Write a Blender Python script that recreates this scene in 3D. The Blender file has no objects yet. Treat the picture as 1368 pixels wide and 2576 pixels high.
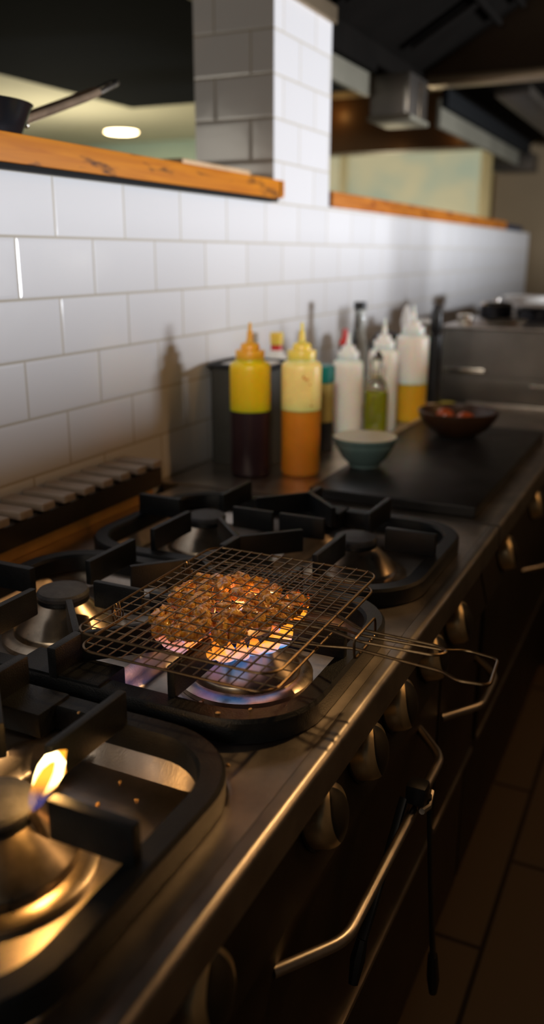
import bpy, bmesh, math, random
from mathutils import Vector, Matrix, noise
random.seed(7)
S = bpy.context.scene
COL = S.collection
PI = math.pi

# ------------------------------------------------------------------ materials
def mat(name):
    m = bpy.data.materials.new(name); m.use_nodes = True
    nt = m.node_tree; nt.nodes.clear()
    out = nt.nodes.new('ShaderNodeOutputMaterial')
    return m, nt, out

def N(nt, typ, **kw):
    n = nt.nodes.new(typ)
    for k, v in kw.items():
        if k in n.inputs: n.inputs[k].default_value = v
        else: setattr(n, k, v)
    return n

def ramp(nt, stops, interp='LINEAR'):
    r = nt.nodes.new('ShaderNodeValToRGB'); r.color_ramp.interpolation = interp
    e = r.color_ramp.elements
    while len(e) < len(stops): e.new(0.5)
    for el, (p, c) in zip(e, stops):
        el.position = p; el.color = c if len(c) == 4 else (*c, 1)
    return r

def simple(name, col, rough=.5, metal=0., var=.15, scale=25., bump=0., bscale=200., spec=.5, sss=0., trans=0., ior=1.45, coat=0., stretch=(1, 1, 1), rvar=0.):
    m, nt, out = mat(name)
    b = N(nt, 'ShaderNodeBsdfPrincipled', Roughness=rough, Metallic=metal)
    b.inputs['Specular IOR Level'].default_value = spec
    b.inputs['IOR'].default_value = ior
    b.inputs['Transmission Weight'].default_value = trans
    b.inputs['Coat Weight'].default_value = coat
    b.inputs['Subsurface Weight'].default_value = sss
    b.inputs['Subsurface Scale'].default_value = .05 if sss > .5 else .02
    tc = N(nt, 'ShaderNodeTexCoord'); mp = N(nt, 'ShaderNodeMapping')
    mp.inputs['Scale'].default_value = stretch
    nt.links.new(tc.outputs['Object'], mp.inputs[0])
    nz = N(nt, 'ShaderNodeTexNoise', Scale=scale, Detail=5., Roughness=.6)
    nt.links.new(mp.outputs[0], nz.inputs['Vector'])
    r = ramp(nt, [(.25, tuple(c * (1 - var) for c in col)), (.75, tuple(min(1, c * (1 + var)) for c in col))])
    nt.links.new(nz.outputs['Fac'], r.inputs[0])
    nt.links.new(r.outputs[0], b.inputs['Base Color'])
    if rvar:
        mr = N(nt, 'ShaderNodeMapRange'); mr.inputs['To Min'].default_value = rough - rvar; mr.inputs['To Max'].default_value = rough + rvar
        nt.links.new(nz.outputs['Fac'], mr.inputs['Value']); nt.links.new(mr.outputs[0], b.inputs['Roughness'])
    if bump:
        n2 = N(nt, 'ShaderNodeTexNoise', Scale=bscale, Detail=3.)
        nt.links.new(mp.outputs[0], n2.inputs['Vector'])
        bp = N(nt, 'ShaderNodeBump', Strength=bump, Distance=.001)
        nt.links.new(n2.outputs['Fac'], bp.inputs['Height']); nt.links.new(bp.outputs[0], b.inputs['Normal'])
    nt.links.new(b.outputs[0], out.inputs[0])
    return m

def tile_material(name, col, grout, w, h, mortar=.0045, rough=.16):
    m, nt, out = mat(name)
    b = N(nt, 'ShaderNodeBsdfPrincipled', Roughness=rough)
    uv = N(nt, 'ShaderNodeUVMap')
    def brick(mort, smooth):
        t = nt.nodes.new('ShaderNodeTexBrick')
        t.inputs['Scale'].default_value = 1; t.inputs['Mortar Size'].default_value = mort
        t.inputs['Mortar Smooth'].default_value = smooth
        t.inputs['Brick Width'].default_value = w; t.inputs['Row Height'].default_value = h
        t.inputs['Color1'].default_value = (*col, 1); t.inputs['Color2'].default_value = (*[c * .95 for c in col], 1)
        t.inputs['Mortar'].default_value = (*grout, 1)
        nt.links.new(uv.outputs[0], t.inputs['Vector']); return t
    t = brick(mortar * .55, .15); t2 = brick(.008, 1.)
    nt.links.new(t.outputs['Color'], b.inputs['Base Color'])
    nz = N(nt, 'ShaderNodeTexNoise', Scale=9., Detail=2.)
    nt.links.new(uv.outputs[0], nz.inputs['Vector'])
    bp0 = N(nt, 'ShaderNodeBump', Strength=.25, Distance=.004)
    nt.links.new(nz.outputs['Fac'], bp0.inputs['Height'])
    bp = N(nt, 'ShaderNodeBump', Strength=.2, Distance=.003); bp.invert = True
    nt.links.new(t2.outputs['Fac'], bp.inputs['Height']); nt.links.new(bp0.outputs[0], bp.inputs['Normal'])
    nt.links.new(bp.outputs[0], b.inputs['Normal'])
    mr = N(nt, 'ShaderNodeMapRange'); mr.inputs['To Min'].default_value = rough; mr.inputs['To Max'].default_value = .85
    nt.links.new(t.outputs['Fac'], mr.inputs['Value']); nt.links.new(mr.outputs[0], b.inputs['Roughness'])
    nt.links.new(b.outputs[0], out.inputs[0])
    return m

def wood_material(name, c1, c2, stain):
    m, nt, out = mat(name)
    b = N(nt, 'ShaderNodeBsdfPrincipled', Roughness=.55); b.inputs['Specular IOR Level'].default_value = .25
    tc = N(nt, 'ShaderNodeTexCoord'); mp = N(nt, 'ShaderNodeMapping'); mp.inputs['Scale'].default_value = (12, 1.6, 30)
    nt.links.new(tc.outputs['Object'], mp.inputs[0])
    nz = N(nt, 'ShaderNodeTexNoise', Scale=3., Detail=6., Distortion=.6)
    nt.links.new(mp.outputs[0], nz.inputs['Vector'])
    r = ramp(nt, [(.3, c2), (.7, c1)]); nt.links.new(nz.outputs['Fac'], r.inputs[0])
    mp2 = N(nt, 'ShaderNodeMapping'); mp2.inputs['Scale'].default_value = (6, 6, 28)
    nt.links.new(tc.outputs['Object'], mp2.inputs[0])
    n2 = N(nt, 'ShaderNodeTexNoise', Scale=1.7, Detail=4.); nt.links.new(mp2.outputs[0], n2.inputs['Vector'])
    r2 = ramp(nt, [(.57, (0, 0, 0)), (.70, (1, 1, 1))]); nt.links.new(n2.outputs['Fac'], r2.inputs[0])
    mx = N(nt, 'ShaderNodeMix', data_type='RGBA'); mx.inputs[7].default_value = (*stain, 1)
    nt.links.new(r2.outputs[0], mx.inputs[0]); nt.links.new(r.outputs[0], mx.inputs[6])
    nt.links.new(mx.outputs[2], b.inputs['Base Color'])
    nt.links.new(b.outputs[0], out.inputs[0])
    return m

def emission(name, col, strength):
    m, nt, out = mat(name)
    e = N(nt, 'ShaderNodeEmission', Strength=strength); e.inputs[0].default_value = (*col, 1)
    nt.links.new(e.outputs[0], out.inputs[0]); return m

def flame_material(name, stops, alphas, strengths):
    """flame: emission colour, strength and opacity follow the height along the flame"""
    m, nt, out = mat(name)
    tc = N(nt, 'ShaderNodeTexCoord'); sx = N(nt, 'ShaderNodeSeparateXYZ')
    nt.links.new(tc.outputs['Generated'], sx.inputs[0])
    r = ramp(nt, stops); ra = ramp(nt, [(p, (a, a, a)) for p, a in alphas]); rs = ramp(nt, [(p, (a, a, a)) for p, a in strengths])
    for q in (r, ra, rs): nt.links.new(sx.outputs['Z'], q.inputs[0])
    mu = N(nt, 'ShaderNodeMath', operation='MULTIPLY'); mu.inputs[1].default_value = 10.
    nt.links.new(rs.outputs[0], mu.inputs[0])
    e = N(nt, 'ShaderNodeEmission'); nt.links.new(r.outputs[0], e.inputs[0]); nt.links.new(mu.outputs[0], e.inputs[1])
    t = N(nt, 'ShaderNodeBsdfTransparent'); mx = N(nt, 'ShaderNodeMixShader')
    nt.links.new(ra.outputs[0], mx.inputs[0]); nt.links.new(t.outputs[0], mx.inputs[1]); nt.links.new(e.outputs[0], mx.inputs[2])
    nt.links.new(mx.outputs[0], out.inputs[0]); return m

M = {}
M['tile'] = tile_material('white_glazed_tile', (.78, .78, .80), (.50, .46, .39), .205, .1)
M['floor'] = tile_material('floor_tile', (.17, .12, .078), (.025, .02, .015), .60, .60, .010, .5)
M['wood'] = wood_material('varnished_timber', (.62, .215, .004), (.46, .135, .002), (.07, .022, .004))
M['wood_red'] = wood_material('dark_varnished_timber', (.55, .19, .02), (.36, .10, .008), (.16, .02, .004))
M['pale_wood'] = simple('pale_wood', (.62, .42, .24), .6, var=.2, scale=12)
M['steel'] = simple('brushed_steel', (.50, .46, .42), .34, 1., var=.25, scale=14, rvar=.10, bump=.05, bscale=400)
M['deck_steel'] = simple('worn_hob_steel', (.60, .54, .48), .32, 1., var=.35, scale=11, rvar=.09, bump=.15, bscale=500)
M['bright_steel'] = simple('bright_steel', (.66, .62, .56), .24, 1., var=.15, scale=20, rvar=.06)
M['knob_metal'] = simple('satin_knob_metal', (.80, .66, .42), .36, 1., var=.12, scale=60, rvar=.05, bump=.1, bscale=900)
M['grip'] = simple('shaded_knob_grip', (.03, .025, .018), .4, .3)  # shade on the knob's leaf put into a dark colour
M['burner_steel'] = simple('burner_cone_steel', (.50, .42, .32), .30, 1., var=.4, scale=30, rvar=.08)
M['louvre'] = simple('louvre_enamel', (.40, .33, .27), .45, .3, var=.1, scale=20)
M['glow_steel'] = simple('flame_glow_steel', (.62, .36, .11), .45, .55, var=.25, scale=9)  # flame glow on the backguard strip put into its orange colour
M['dark_steel'] = simple('dark_stainless', (.17, .155, .14), .42, 1., var=.2, scale=8)
M['panel'] = simple('control_panel_steel', (.10, .085, .07), .45, 1., var=.2, scale=8)
M['iron'] = simple('cast_iron', (.005, .007, .0095), .44, 0., var=.35, scale=60, bump=.5, bscale=600, spec=.38)
M['cap'] = simple('burner_cap_iron', (.05, .053, .06), .55, .0, var=.4, scale=90, bump=.5, bscale=500)
M['plate'] = simple('seasoned_griddle_iron', (.020, .020, .021), .36, .3, var=.5, scale=14, rvar=.12, bump=.2, bscale=150)
M['black'] = simple('matt_black_paint', (.006, .007, .008), .8, spec=.2)
M['bulkhead'] = simple('black_bulkhead_paint', (.004, .005, .006), .9, spec=.1)
M['hood'] = simple('sooty_hood_metal', (.005, .0042, .0035), .8, .0, spec=.06, var=.3, scale=5)
M['hood_end'] = simple('brown_hood_metal', (.040, .026, .014), .55, .2, spec=.3, var=.2, scale=4)
M['hood_rail'] = simple('hood_rail_metal', (.48, .37, .25), .38, 1., var=.15, scale=6)
M['fascia'] = simple('hood_fascia_metal', (.19, .18, .14), .5, .2, var=.2, scale=5)
M['cream'] = simple('cream_plaster', (.62, .58, .43), .8, var=.06, scale=3)
M['beige'] = simple('beige_wall_paint', (.30, .22, .13), .7, var=.12, scale=2.)
M['brown'] = simple('brown_panel', (.10, .050, .018), .45, var=.25, scale=2.)
M['mint'] = simple('mint_wall_paint', (.45, .58, .50), .8, var=.05, scale=3)
M['wire'] = simple('grill_wire', (.16, .11, .06), .34, 1., var=.3, scale=160)
M['black_plastic'] = simple('black_plastic', (.012, .013, .015), .4)
M['navy'] = simple('navy_plastic', (.02, .03, .06), .5)
M['yellow_plastic'] = simple('yellow_squeeze_plastic', (.92, .60, .01), .35, sss=.85, var=.06, scale=20)
M['amber_plastic'] = simple('orange_cap_plastic', (.90, .40, .02), .35, sss=.6, var=.06)
M['straw_plastic'] = simple('cloudy_yellow_plastic', (.90, .68, .24), .35, sss=.85, var=.10, scale=30)
M['straw_cap'] = simple('dull_yellow_cap_plastic', (.82, .58, .09), .35, sss=.6, var=.06)
M['clear_plastic'] = simple('cloudy_clear_plastic', (.88, .82, .74), .35, sss=.85, var=.05)
M['clear_cap'] = simple('cloudy_white_cap', (.88, .82, .78), .35, sss=.6, var=.04)
M['dark_sauce'] = simple('dark_purple_sauce', (.030, .014, .018), .3, var=.25, scale=20)
M['orange_sauce'] = simple('orange_sauce', (.60, .20, .012), .35, sss=.6, var=.12, scale=25)
M['amber_oil'] = simple('amber_oil', (.72, .40, .02), .3, sss=.7, var=.1, scale=12)
M['sauce_smear'] = simple('sauce_smear', (.62, .22, .01), .4)
M['glass'] = simple('clear_glass', (.90, .96, .92), .03, trans=1., var=.01, ior=1.45)
M['tray_plastic'] = simple('clear_tray_plastic', (.75, .72, .66), .15, trans=.85, var=.03, ior=1.2)
M['olive_oil'] = simple('olive_oil', (.42, .40, .012), .25, sss=.2, trans=0., var=.1, ior=1.45)
M['mint_ceramic'] = simple('mint_glazed_ceramic', (.080, .125, .118), .25, var=.1, scale=12)
M['cream_ceramic'] = simple('cream_glaze', (.42, .35, .20), .3, var=.1, scale=10)
M['brown_ceramic'] = simple('brown_clay', (.034, .014, .006), .35, var=.2, scale=18)
M['tomato'] = simple('tomato_skin', (.30, .055, .015), .2, var=.15, scale=30)
M['red_plastic'] = simple('red_plastic', (.55, .02, .015), .35)
M['yellow_label'] = simple('yellow_label', (.62, .52, .06), .5, var=.08)
M['red_label'] = simple('red_label', (.5, .03, .02), .5)
M['teal_plastic'] = simple('teal_plastic', (.005, .16, .13), .4)
M['gold_tin'] = simple('gold_tin', (.50, .36, .10), .4, .4)
M['white_plastic'] = simple('white_plastic', (.75, .74, .72), .4)
M['soy'] = simple('soy_sauce_glass', (.030, .010, .006), .15)
M['grey_box'] = simple('dark_grey_container', (.055, .055, .05), .5, var=.2, scale=12)
M['pan_handle'] = simple('browned_pan_steel', (.42, .31, .22), .3, .6, var=.5, scale=14)
M['pan_black'] = simple('black_pan_enamel', (.018, .019, .024), .25, .5, var=.3, scale=20)
M['egg'] = simple('rice_crumb', (.75, .48, .20), .6)
M['lamp_glow'] = emission('downlight_glow', (1, .72, .38), 22)
M['panel_glass'] = None

# meat: glossy browned glaze
def meat_mat():
    m, nt, out = mat('glazed_grilled_meat')
    b = N(nt, 'ShaderNodeBsdfPrincipled', Roughness=.3)
    b.inputs['Coat Weight'].default_value = 1.; b.inputs['Coat Roughness'].default_value = .08
    b.inputs['Subsurface Weight'].default_value = .25; b.inputs['Subsurface Scale'].default_value = .006
    tc = N(nt, 'ShaderNodeTexCoord'); oi = N(nt, 'ShaderNodeObjectInfo')
    sc_ = N(nt, 'ShaderNodeVectorMath', operation='SCALE'); sc_.inputs['Scale'].default_value = 60.
    nt.links.new(oi.outputs['Location'], sc_.inputs[0])
    ad = N(nt, 'ShaderNodeVectorMath', operation='ADD')
    nt.links.new(tc.outputs['Object'], ad.inputs[0]); nt.links.new(sc_.outputs[0], ad.inputs[1])
    nz = N(nt, 'ShaderNodeTexNoise', Scale=1.5, Detail=5., Roughness=.65)
    nt.links.new(ad.outputs[0], nz.inputs['Vector'])
    r = ramp(nt, [(.24, (.07, .018, .003)), (.38, (.42, .125, .008)), (.55, (.74, .37, .03)), (.8, (.88, .54, .10))])
    nt.links.new(nz.outputs['Fac'], r.inputs[0]); nt.links.new(r.outputs[0], b.inputs['Base Color'])
    n2 = N(nt, 'ShaderNodeTexNoise', Scale=7., Detail=3.)
    nt.links.new(tc.outputs['Object'], n2.inputs['Vector'])
    bp = N(nt, 'ShaderNodeBump', Strength=.35, Distance=.12)
    nt.links.new(n2.outputs['Fac'], bp.inputs['Height']); nt.links.new(bp.outputs[0], b.inputs['Normal'])
    nt.links.new(b.outputs[0], out.inputs[0]); return m
M['meat'] = meat_mat()

# frosted window with soft cream and mint daylight behind it
def frosted():
    m, nt, out = mat('frosted_window_glass')
    tc = N(nt, 'ShaderNodeTexCoord')
    nz = N(nt, 'ShaderNodeTexNoise', Scale=2.6, Detail=2.)
    nt.links.new(tc.outputs['Object'], nz.inputs['Vector'])
    r = ramp(nt, [(.35, (.34, .40, .30)), (.55, (.50, .46, .29)), (.7, (.56, .49, .30))])
    nt.links.new(nz.outputs['Fac'], r.inputs[0])
    e = N(nt, 'ShaderNodeEmission', Strength=1.0); nt.links.new(r.outputs[0], e.inputs[0])
    d = N(nt, 'ShaderNodeBsdfPrincipled', Roughness=.5); d.inputs['Base Color'].default_value = (.5, .48, .36, 1)
    mx = N(nt, 'ShaderNodeMixShader'); mx.inputs[0].default_value = .7
    nt.links.new(d.outputs[0], mx.inputs[1]); nt.links.new(e.outputs[0], mx.inputs[2])
    nt.links.new(mx.outputs[0], out.inputs[0]); return m
M['frost'] = frosted()

M['gas_flame'] = flame_material('gas_flame',
    [(0, (.02, .22, 1)), (.12, (.10, .50, 1)), (.22, (.75, .42, .45)), (.34, (1, .34, .03)), (.7, (1, .25, .015)), (1, (.9, .08, .01))],
    [(0, .30), (.15, .55), (.5, .60), (.85, .35), (1, .05)], [(0, .05), (.15, .13), (.35, .18), (.6, .20), (1, .08)])
M['blue_flame'] = flame_material('blue_gas_flame',
    [(0, (.01, .16, 1)), (.4, (.06, .45, 1)), (.75, (.45, .55, 1)), (1, (.9, .4, .5))],
    [(0, .35), (.4, .5), (1, .05)], [(0, .06), (.5, .11), (1, .06)])
M['pink_flame'] = flame_material('pink_gas_flame',
    [(0, (.25, .25, 1)), (.25, (.8, .45, .6)), (.6, (1, .33, .16)), (1, (.9, .08, .01))],
    [(0, .3), (.3, .5), (.7, .45), (1, .05)], [(0, .05), (.4, .10), (1, .06)])
M['pilot_edge'] = flame_material('pilot_flame_edge',
    [(0, (.10, .14, .9)), (.22, (.25, .22, .7)), (.36, (1, .35, .03)), (1, (1, .38, .03))],
    [(0, .22), (.3, .25), (.6, .5), (1, .35)], [(0, .04), (.3, .07), (.5, .3), (1, .3)])
M['pilot_core'] = flame_material('pilot_flame_core',
    [(0, (1, .45, .08)), (.3, (1, .7, .25)), (1, (1, .78, .38))],
    [(0, .1), (.3, .8), (1, .95)], [(0, .2), (.3, .8), (1, 1.)])

# ------------------------------------------------------------------ mesh helpers
def new_bm(): return bmesh.new()

def bm_box(bm, x0, x1, y0, y1, z0, z1, bev=0., seg=2):
    r = bmesh.ops.create_cube(bm, size=1.)
    vs = r['verts']
    for v in vs:
        v.co = Vector((x0 + (v.co.x + .5) * (x1 - x0), y0 + (v.co.y + .5) * (y1 - y0), z0 + (v.co.z + .5) * (z1 - z0)))
    if bev:
        es = list({e for v in vs for e in v.link_edges})
        bmesh.ops.bevel(bm, geom=es, offset=bev, segments=seg, profile=.6, affect='EDGES')
    return bm

def bm_lathe(bm, prof, seg=40, c=(0, 0, 0)):
    """profile [(r, z)], revolved about z"""
    rings = []
    for r, z in prof:
        if r < 1e-6: rings.append([bm.verts.new((c[0], c[1], c[2] + z))])
        else: rings.append([bm.verts.new((c[0] + r * math.cos(2 * PI * i / seg), c[1] + r * math.sin(2 * PI * i / seg), c[2] + z)) for i in range(seg)])
    for a, b in zip(rings, rings[1:]):
        if len(a) == 1 and len(b) == 1: continue
        for i in range(seg):
            j = (i + 1) % seg
            if len(a) == 1: bm.faces.new((a[0], b[j], b[i]))
            elif len(b) == 1: bm.faces.new((a[i], a[j], b[0]))
            else: bm.faces.new((a[i], a[j], b[j], b[i]))
    if len(rings[0]) > 1: bm.faces.new(rings[0][::-1])
    if len(rings[-1]) > 1: bm.faces.new(rings[-1])
    return bm

def bm_tube(bm, pts, r, seg=8, closed=False, radii=None, flat=1.):
    pts = [Vector(p) for p in pts]; n = len(pts); rings = []
    up = None
    for i, p in enumerate(pts):
        if closed: t = pts[(i + 1) % n] - pts[i - 1]
        else: t = pts[min(i + 1, n - 1)] - pts[max(i - 1, 0)]
        t.normalize()
        if up is None: up = Vector((0, 0, 1)) if abs(t.z) < .9 else Vector((1, 0, 0))
        s = t.cross(up); s.normalize(); u = s.cross(t); u.normalize(); up = u
        rr = radii[i] if radii else r
        rings.append([bm.verts.new(p + s * (rr * math.cos(2 * PI * k / seg)) + u * (rr * flat * math.sin(2 * PI * k / seg))) for k in range(seg)])
    m = n if closed else n - 1
    for i in range(m):
        a, b = rings[i], rings[(i + 1) % n]
        for k in range(seg):
            l = (k + 1) % seg
            bm.faces.new((a[k], a[l], b[l], b[k]))
    if not closed:
        bm.faces.new(rings[0][::-1]); bm.faces.new(rings[-1])
    return bm

def round_path(pts, r, n=5, closed=False):
    """polyline with rounded corners"""
    pts = [Vector(p) for p in pts]; out = []; m = len(pts)
    for i, p in enumerate(pts):
        if not closed and i in (0, m - 1): out.append(p); continue
        a = pts[i - 1]; b = pts[(i + 1) % m]
        d1 = (a - p); d2 = (b - p); rr = min(r, d1.length * .45, d2.length * .45)
        q1 = p + d1.normalized() * rr; q2 = p + d2.normalized() * rr
        for k in range(n + 1):
            t = k / n; out.append((1 - t) ** 2 * q1 + 2 * t * (1 - t) * p + t * t * q2)
    return out

def rrect(x0, x1, y0, y1, r, n=8):
    out = []
    for cx, cy, a0 in ((x1 - r, y1 - r, 0), (x0 + r, y1 - r, PI / 2), (x0 + r, y0 + r, PI), (x1 - r, y0 + r, 1.5 * PI)):
        for k in range(n + 1):
            a = a0 + k / n * PI / 2; out.append((cx + r * math.cos(a), cy + r * math.sin(a)))
    return out

def bm_prism(bm, poly, z0, z1):
    a = [bm.verts.new((x, y, z0)) for x, y in poly]; b = [bm.verts.new((x, y, z1)) for x, y in poly]
    bm.faces.new(a[::-1]); bm.faces.new(b); n = len(a)
    for i in range(n): bm.faces.new((a[i], a[(i + 1) % n], b[(i + 1) % n], b[i]))
    return bm

def bm_profile_y(bm, prof, y0, y1):
    """closed (x, z) profile swept along y"""
    a = [bm.verts.new((x, y0, z)) for x, z in prof]; b = [bm.verts.new((x, y1, z)) for x, z in prof]
    n = len(a)
    bm.faces.new(a); bm.faces.new(b[::-1])
    for i in range(n): bm.faces.new((a[i], b[i], b[(i + 1) % n], a[(i + 1) % n]))
    return bm

def bm_bar(bm, p, q, w, z0, z1, bev=.002):
    """upright bar between two plan points"""
    p = Vector((p[0], p[1], 0)); q = Vector((q[0], q[1], 0)); d = (q - p); L = d.length; a = math.atan2(d.y, d.x)
    t = new_bm(); bm_box(t, 0, L, -w / 2, w / 2, z0, z1, bev)
    bmesh.ops.transform(t, matrix=Matrix.Translation(p) @ Matrix.Rotation(a, 4, 'Z'), verts=t.verts)
    merge(bm, t); return bm

def merge(bm, t):
    me = bpy.data.meshes.new('tmp'); t.to_mesh(me); t.free(); bm.from_mesh(me); bpy.data.meshes.remove(me)

def obj(name, bm, m, parent=None, smooth=True, angle=35):
    bmesh.ops.recalc_face_normals(bm, faces=bm.faces)
    me = bpy.data.meshes.new(name)
    if parent is not None:
        wp = Vector(parent['_o']) if '_o' in parent else Vector((0, 0, 0))
        bmesh.ops.translate(bm, vec=-wp, verts=bm.verts)
    bm.to_mesh(me); bm.free()
    if smooth:
        for p in me.polygons: p.use_smooth = True
        try: me.set_sharp_from_angle(angle=math.radians(angle))
        except Exception: pass
    me.materials.append(m)
    o = bpy.data.objects.new(name, me); COL.objects.link(o)
    if parent is not None:
        o.parent = parent
        o['_o'] = parent['_o'] if '_o' in parent else (0, 0, 0)
    return o

def thing(name, label, cat, loc=(0, 0, 0), group=None):
    o = bpy.data.objects.new(name, None); COL.objects.link(o); o.empty_display_size = .05
    o.location = loc; o['_o'] = tuple(loc); o['label'] = label; o['category'] = cat
    if group: o['group'] = group
    return o

def tag(o, label, cat, group=None):
    o['label'] = label; o['category'] = cat
    if group: o['group'] = group
    return o

def struct(name, bm, m, smooth=False, label=None):
    o = obj(name, bm, m, smooth=smooth); o['kind'] = 'structure'
    if label: o['label'] = label; o['category'] = name.split('_')[0]
    return o

def dup(root, loc, label=None, rotz=None):
    def cp(o, par):
        c = o.copy(); COL.objects.link(c); c.parent = par
        for ch in o.children: cp(ch, c)
        return c
    r = cp(root, None); r.location = loc
    if rotz is not None: r.rotation_euler.z = rotz
    if label: r['label'] = label
    return r

def box_uv(bm, fx, fy, fz=None):
    uvl = bm.loops.layers.uv.verify(); bm.normal_update()
    for f in bm.faces:
        n = f.normal
        for l in f.loops:
            c = l.vert.co
            if abs(n.x) > .7: l[uvl].uv = fx(c)
            elif abs(n.y) > .7: l[uvl].uv = fy(c)
            else: l[uvl].uv = fz(c) if fz else (c.x, c.y)

# ------------------------------------------------------------------ the setting
bm = bm_box(new_bm(), -.60, 6., -4., 9., -.05, 0.)
box_uv(bm, lambda c: (c.y, c.z), lambda c: (c.x, c.z), lambda c: (c.y - .25, c.x - .775 + 1.2))
struct('floor', bm, M['floor'])
bm = bm_box(new_bm(), -.226, 0, -3., 4.62, 0, 1.507)
box_uv(bm, lambda c: (c.y + .1025, c.z - 1.4 + 2), lambda c: (c.x + .166, c.z - 1.4 + 2))
struct('wall_left', bm, M['tile'])
bm = bm_box(new_bm(), -.226, .0005, .867, 1.24, 1.5, 1.985)
box_uv(bm, lambda c: (c.y + .1025, c.z - 1.4 + 2), lambda c: (c.x + .166, c.z - 1.4 + 2))
struct('pillar', bm, M['tile'], label='white tiled square pillar rising from the half wall')
struct('trim_1', bm_box(new_bm(), -.24, .012, .855, 1.252, 1.985, 2.03, .004), M['hood_rail'])
struct('wall_back', bm_box(new_bm(), -.25, 3.5, 4.7, 4.8, 0, 3.2), M['beige'])
# unseen low wall across the aisle, added to shade the lower tiles
struct('shade_wall', bm_box(new_bm(), 1.62, 1.74, -3.5, 6., 0, 1.205), M['beige'])
struct('shadow_post', bm_lathe(new_bm(), [(.045, 0), (.045, .11), (.03, .15), (.014, .19), (.012, .22)], 24, (1.68, 2.135, 1.205)), M['beige'])  # unseen post, added to cast the soft shadow on the tiles
# dining room beyond the pass
struct('ceiling', bm_box(new_bm(), -11, -.30, -2., 14., 2.47, 2.55), M['cream'])
struct('bulkhead', bm_box(new_bm(), -1.385, -.24, -3., 2.29, 2.0, 2.46), M['bulkhead'])
struct('wall_far', bm_box(new_bm(), -11, -2.2, 6.75, 6.85, 0, 2.47), M['mint'])
struct('soffit', bm_box(new_bm(), -1.95, -.10, 4.5, 4.66, 2.015, 2.35), M['brown'])
struct('trim_3', bm_box(new_bm(), -1.95, -.10, 4.48, 4.66, 2.35, 2.385), M['cream'])
struct('bulkhead_far', bm_box(new_bm(), -1.95, -.10, 4.50, 4.66, 2.385, 2.469), M['bulkhead'])
w = bm_box(new_bm(), -2.2, -.66, 6.10, 6.13, .9, 2.40)
wo = obj('window_1', w, M['frost'], smooth=False); wo['kind'] = 'structure'
fr = new_bm()
bm_box(fr, -.66, -.56, 6.03, 6.18, .9, 2.40, .005); bm_box(fr, -1.86, -1.80, 6.05, 6.16, .9, 2.40, .005)
obj('window_frame', fr, M['cream'], wo)
struct('trim_2', bm_box(new_bm(), -.56, -.26, 6.05, 6.2, 0, 2.40), M['beige'])

# timber ledges on the half wall
t = tag(obj('wooden_ledge', bm_box(new_bm(), -.25, .03, -3., .867 - .013, 1.5072, 1.551, .003), M['wood']),
        'long orange varnished timber ledge on the half wall, left of the pillar', 'ledge')
b2 = bm_box(new_bm(), .0012, .03, .84, .868, 1.512, 1.551, .002)
obj('end_lip', b2, M['wood'], t)
obj('underside_shade', bm_box(new_bm(), .0006, .0265, -3., .84, 1.4990, 1.5070, .001), M['black'], t)  # added dark strip stands in for shade under the ledge
t = tag(obj('wooden_ledge', bm_box(new_bm(), -.25, .006, 1.256, 3.86, 1.5072, 1.551, .003), M['wood_red']),
        'far timber ledge with reddish stain running on from the pillar', 'ledge')
tag(obj('storage_box', bm_box(new_bm(), -.20, -.02, 3.95, 4.5, 1.507, 1.545, .01), M['navy']),
    'dark navy slab lying on the far end of the half wall', 'box')
o = obj('wooden_board', bm_box(new_bm(), -.19, -.045, .50, .83, 1.551, 1.575, .006), M['pale_wood'])
tag(o, 'pale tan wooden board lying on the ledge against the pillar', 'board')

# ------------------------------------------------------------------ extractor hood
h = thing('extractor_hood', 'dark sooty extractor hood with metal rails above the range', 'hood', (0, .5, 2.0))
f = bm_profile_y(new_bm(), [(-.05, 2.03), (.62, 2.41), (.62, 2.44), (-.05, 2.06)], -2., 2.28)
fb = obj('filter_bank', f, M['hood'], h)
for k in range(5):
    y = -.6 + .62 * k
    g = bm_profile_y(new_bm(), [(.02, 2.055), (.56, 2.361), (.56, 2.376), (.02, 2.07)], y, y + .05)
    bmesh.ops.translate(g, vec=(0.01, 0, -.018), verts=g.verts)
    obj('filter_rib', g, M['hood'], fb)
obj('canopy_top', bm_box(new_bm(), .62, 2.2, -2., 2.28, 2.42, 2.45), M['hood'], h)
obj('end_panel', bm_box(new_bm(), -.05, 2.2, 2.28, 2.31, 2.02, 2.5), M['hood_end'], h)
obj('cross_rail', bm_box(new_bm(), -.02, 2.2, 2.24, 2.33, 1.985, 2.02, .008), M['hood_rail'], h)
obj('side_rail', bm_box(new_bm(), -.075, -.03, 1.255, 2.29, 1.945, 2.03, .005), M['hood'], h)
obj('side_fascia', bm_box(new_bm(), -.075, -.055, 1.255, 1.725, 1.875, 1.945, .002), M['fascia'], h)
obj('pipe', bm_tube(new_bm(), [(.25, 2.2, 2.165), (.25, -1.5, 2.165)], .012), M['hood'], h)
obj('pipe', bm_tube(new_bm(), [(.33, 2.2, 2.21), (.33, -1.5, 2.21)], .009), M['hood'], h)
d = thing('duct_box', 'square grey metal duct box hanging where the hood rails meet', 'duct', (.03, 1.86, 1.80))
obj('body', bm_box(new_bm(), -.058, .080, 1.73, 1.93, 1.815, 1.943, .004), M['dark_steel'], d)
obj('corner_strip', bm_box(new_bm(), .062, .076, 1.723, 1.732, 1.82, 1.94, .001), M['bright_steel'], d)
obj('corner_strip', bm_box(new_bm(), .076, .085, 1.83, 1.85, 1.80, 1.93, .001), M['bright_steel'], d)
obj('bottom_flange', bm_box(new_bm(), -.064, .087, 1.722, 1.94, 1.800, 1.815, .003), M['fascia'], d)
h2 = thing('extractor_hood', 'second hood beyond the duct box, with pale side fascia', 'hood', (0, 3.5, 2.0))
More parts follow.
